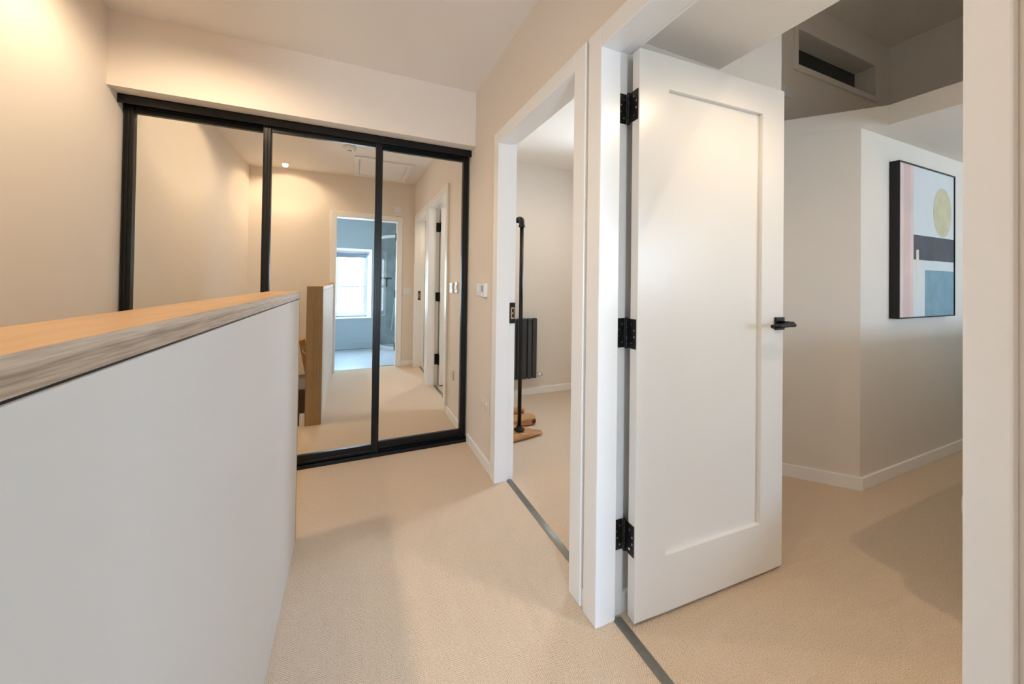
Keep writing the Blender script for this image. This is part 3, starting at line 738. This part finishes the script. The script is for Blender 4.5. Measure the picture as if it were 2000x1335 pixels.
# wall around the frame
b.box(WX0-.05, fx0, -1.80, -1.76, WZ0-.05, WZ1+.05, WHITE); b.box(fx1, WX1+.05, -1.80, -1.76, WZ0-.05, WZ1+.05, WHITE)
b.box(fx0, fx1, -1.80, -1.76, WZ0-.05, fz0, WHITE); b.box(fx0, fx1, -1.80, -1.76, fz1, WZ1+.05, WHITE)
win = struct(b, 'window_2', 'bright white sash window of the bathroom, seen in the mirror', bevel=.002)
for (z0, z1, y) in ((1.045, 1.64, -1.790), (.57, 1.075, -1.765)):
    b = MB(); sx0, sx1 = fx0+s, fx1-s; q_ = .032
    b.box(sx0, sx0+q_, y, y+.022, z0, z1, WHITE); b.box(sx1-q_, sx1, y, y+.022, z0, z1, WHITE)
    b.box(sx0+q_, sx1-q_, y, y+.022, z0, z0+q_, WHITE); b.box(sx0+q_, sx1-q_, y, y+.022, z1-q_, z1, WHITE)
    o = b.build('sash', bevel=.002); put(o, win)
    b = MB(); b.box(sx0+q_, sx1-q_, y+.009, y+.013, z0+q_, z1-q_, GLASS); put(b.build('pane'), o)
b = MB(); b.prism([(WX1+.002, -1.505), (WX1-.003, -1.505), (fx1-.004, -1.735), (WX1+.002, -1.735)], WZ0, WZ1, WHITE)
b.prism([(WX0-.002, -1.505), (WX0+.003, -1.505), (fx0+.004, -1.735), (WX0-.002, -1.735)], WZ0, WZ1, WHITE)
k = b.mi(WHITE); pr = [(-1.505, WZ1-.003), (-1.735, WZ1-.062), (-1.735, WZ1+.002), (-1.505, WZ1+.002)]
A = [b.bm.verts.new((WX0+.003, y, z)) for y, z in pr]; B = [b.bm.verts.new((WX1-.003, y, z)) for y, z in pr]
b.bm.faces.new(A); b.bm.faces.new(B)
for i in range(4): b.bm.faces.new([A[i], A[(i+1) % 4], B[(i+1) % 4], B[i]])
put(b.build('reveal'), win)
b = MB(); b.box(WX0-.02, WX1+.02, -1.735, -1.490, WZ0+.0005, WZ0+.016, WHITE); put(b.build('window_sill', bevel=.004), win)
bl = empty('roller_blind', (-.02, -1.7, 1.62)); tag(bl, 'rolled-up grey blind at the top of the bathroom window, seen in the mirror', 'blind')
b = MB(); b.cyl((-.275, -1.70, 1.622), (.235, -1.70, 1.622), .026, BLIND); put(b.build('roll'), bl)
b = MB(); b.box(-.27, .23, -1.676, -1.673, 1.58, 1.625, BLIND); b.box(-.27, .23, -1.681, -1.668, 1.57, 1.582, BLIND); put(b.build('fabric'), bl)
for x in (-.281, .236):
    b = MB(); b.box(x, x+.005, -1.7345, -1.672, 1.595, 1.648, PLASTIC); put(b.build('bracket'), bl)

# shower
sh = empty('shower_enclosure', (.75, -1.2, 0)); tag(sh, 'curved glass corner shower on a white tray, seen in the mirror', 'shower')
cxs, cys, rs = 1.0, -1.496, .555
def arc(r_, a0, a1, n): return [(cxs-r_*math.cos(a0+(a1-a0)*i/n), cys+r_*math.sin(a0+(a1-a0)*i/n)) for i in range(n+1)]
pts = arc(rs+.02, 0.0, math.pi/2, 24)
b = MB(); b.prism(pts+[(1.0-.001, cys)], -.004, .045, TRAY); put(b.build('tray', bevel=.004), sh)
def curved(r0_, r1_, a0, a1, z0, z1, m_, n=24):
    b = MB(); b.prism(arc(r0_, a0, a1, n)+arc(r1_, a1, a0, n), z0, z1, m_); return b
put(curved(rs-.012, rs+.012, .02, math.pi/2-.01, 1.90, 1.945, PLASTIC).build('top_rail'), sh)
put(curved(rs-.012, rs+.012, .02, math.pi/2-.01, .045, .065, PLASTIC).build('bottom_rail'), sh)
put(curved(rs-.003, rs+.003, .06, math.pi/2-.03, .065, 1.90, GLASS).build('curved_glass'), sh)
put(curved(rs-.014, rs+.014, .0, .055, .045, 1.945, PLASTIC, n=3).build('wall_profile'), sh)
sq = empty('squeegee', (.563, -1.48, 1.2)); tag(sq, 'black shower squeegee hanging on the grey tiles, seen in the mirror', 'squeegee')
b = MB(); b.box(.462, .650, -1.4965, -1.474, 1.203, 1.230, BLACKM); put(b.build('blade', bevel=.004), sq)
b = MB(); b.tube([(.563, -1.486, 1.21), (.563, -1.484, 1.15), (.563, -1.483, 1.07)], [.014, .009, .011], BLACKM); put(b.build('handle'), sq)
sm = empty('shower_mixer', (.78, -1.49, 1.0)); tag(sm, 'chrome shower riser with a hanging hose, seen in the mirror', 'shower mixer')
b = MB(); b.cyl((.76, -1.455, .98), (.76, -1.455, 1.75), .010, CHROME); b.cyl((.76, -1.4965, 1.0), (.76, -1.455, 1.0), .008, CHROME); b.cyl((.76, -1.4965, 1.72), (.76, -1.455, 1.72), .008, CHROME); put(b.build('riser'), sm)
hp = []
for i in range(25):
    t = i/24; hp.append((.76-.115*math.sin(math.pi*t), -1.44, 1.0-.62*math.sin(math.pi*t*.5)*math.sin(math.pi*t)**.5 if t < 1 else 1.0))
hp = [(.75-.10*math.sin(math.pi*i/24), -1.44, 1.55-1.15*math.sin(math.pi*(i/24)**.8)-.25*i/24) for i in range(25)]
b = MB(); b.tube(hp, .0065, CHROME, seg=8); put(b.build('hose'), sm)
b = MB(); b.cyl((.68, -1.455, 1.30), (.86, -1.455, 1.30), .02, CHROME); put(b.build('valve_bar'), sm)

# ------------------------------------------------------------------ sofa just inside the bedroom (only its arm roll shows; the unseen rest is added to shade the picture wall)
so = empty('shade_sofa', (3.4, .1, 0)); tag(so, 'white settee, arm roll peeping past the near door casing, unseen back added to shade the wall', 'shade_sofa')
b = MB(); b.box(2.11, 4.75, -.42, .46, .06, .30, DUVET); put(b.build('base', bevel=.015), so)
b = MB(); b.box(2.10, 4.77, .26, .53, .20, 1.0, DUVET); put(b.build('back', bevel=.07, seg=5), so)  # tall, long unseen back, shaped to shade the wall below the picture
for y in (2.110, 4.745):
    b = MB(); b.box(y-.05, y+.05, -.42, .50, .08, .40, DUVET)
    b.lathe([(.02, -.002), (.075, 0), (.097, .02), (.100, .05), (.100, .92), (.097, .95), (.075, .968), (.02, .97)], (y, -.43, .395), DUVET, axis='Y', seg=40); put(b.build('arm'), so)
for x in (2.22, 3.03, 3.84):
    b = MB(); b.box(x, x+.795, -.43, .25, .30, .45, DUVET); put(b.build('seat_cushion', bevel=.04, seg=4), so)
for x, y in ((2.22, .40), (2.22, -.36), (4.65, .40), (4.65, -.36)):
    b = MB(); b.cyl((x, y, 0), (x, y, .06), .02, BARK, seg=12); put(b.build('leg'), so)

# bedroom window and far-room window (outside the frame, they bring in the daylight)
def plain_window(name, boxes, pane):
    b = MB()
    for x in boxes: b.box(*x, WHITE)
    o = struct(b, name); b = MB(); b.box(*pane, GLASS); put(b.build('pane'), o)
plain_window('window_3', [(3.50, 3.55, -2.68, -2.62, 1.05, 1.95), (4.25, 4.30, -2.68, -2.62, 1.05, 1.95), (3.55, 4.25, -2.68, -2.62, 1.05, 1.10), (3.55, 4.25, -2.68, -2.62, 1.90, 1.95), (3.88, 3.92, -2.68, -2.62, 1.10, 1.90)], (3.55, 4.25, -2.652, -2.648, 1.10, 1.90))
plain_window('window_4', [(2.48, 2.53, 2.20, 2.24, 1.50, 2.05), (2.48, 2.53, 2.61, 2.65, 1.50, 2.05), (2.48, 2.53, 2.24, 2.61, 1.50, 1.54), (2.48, 2.53, 2.24, 2.61, 2.01, 2.05)], (2.503, 2.507, 2.24, 2.61, 1.54, 2.01))
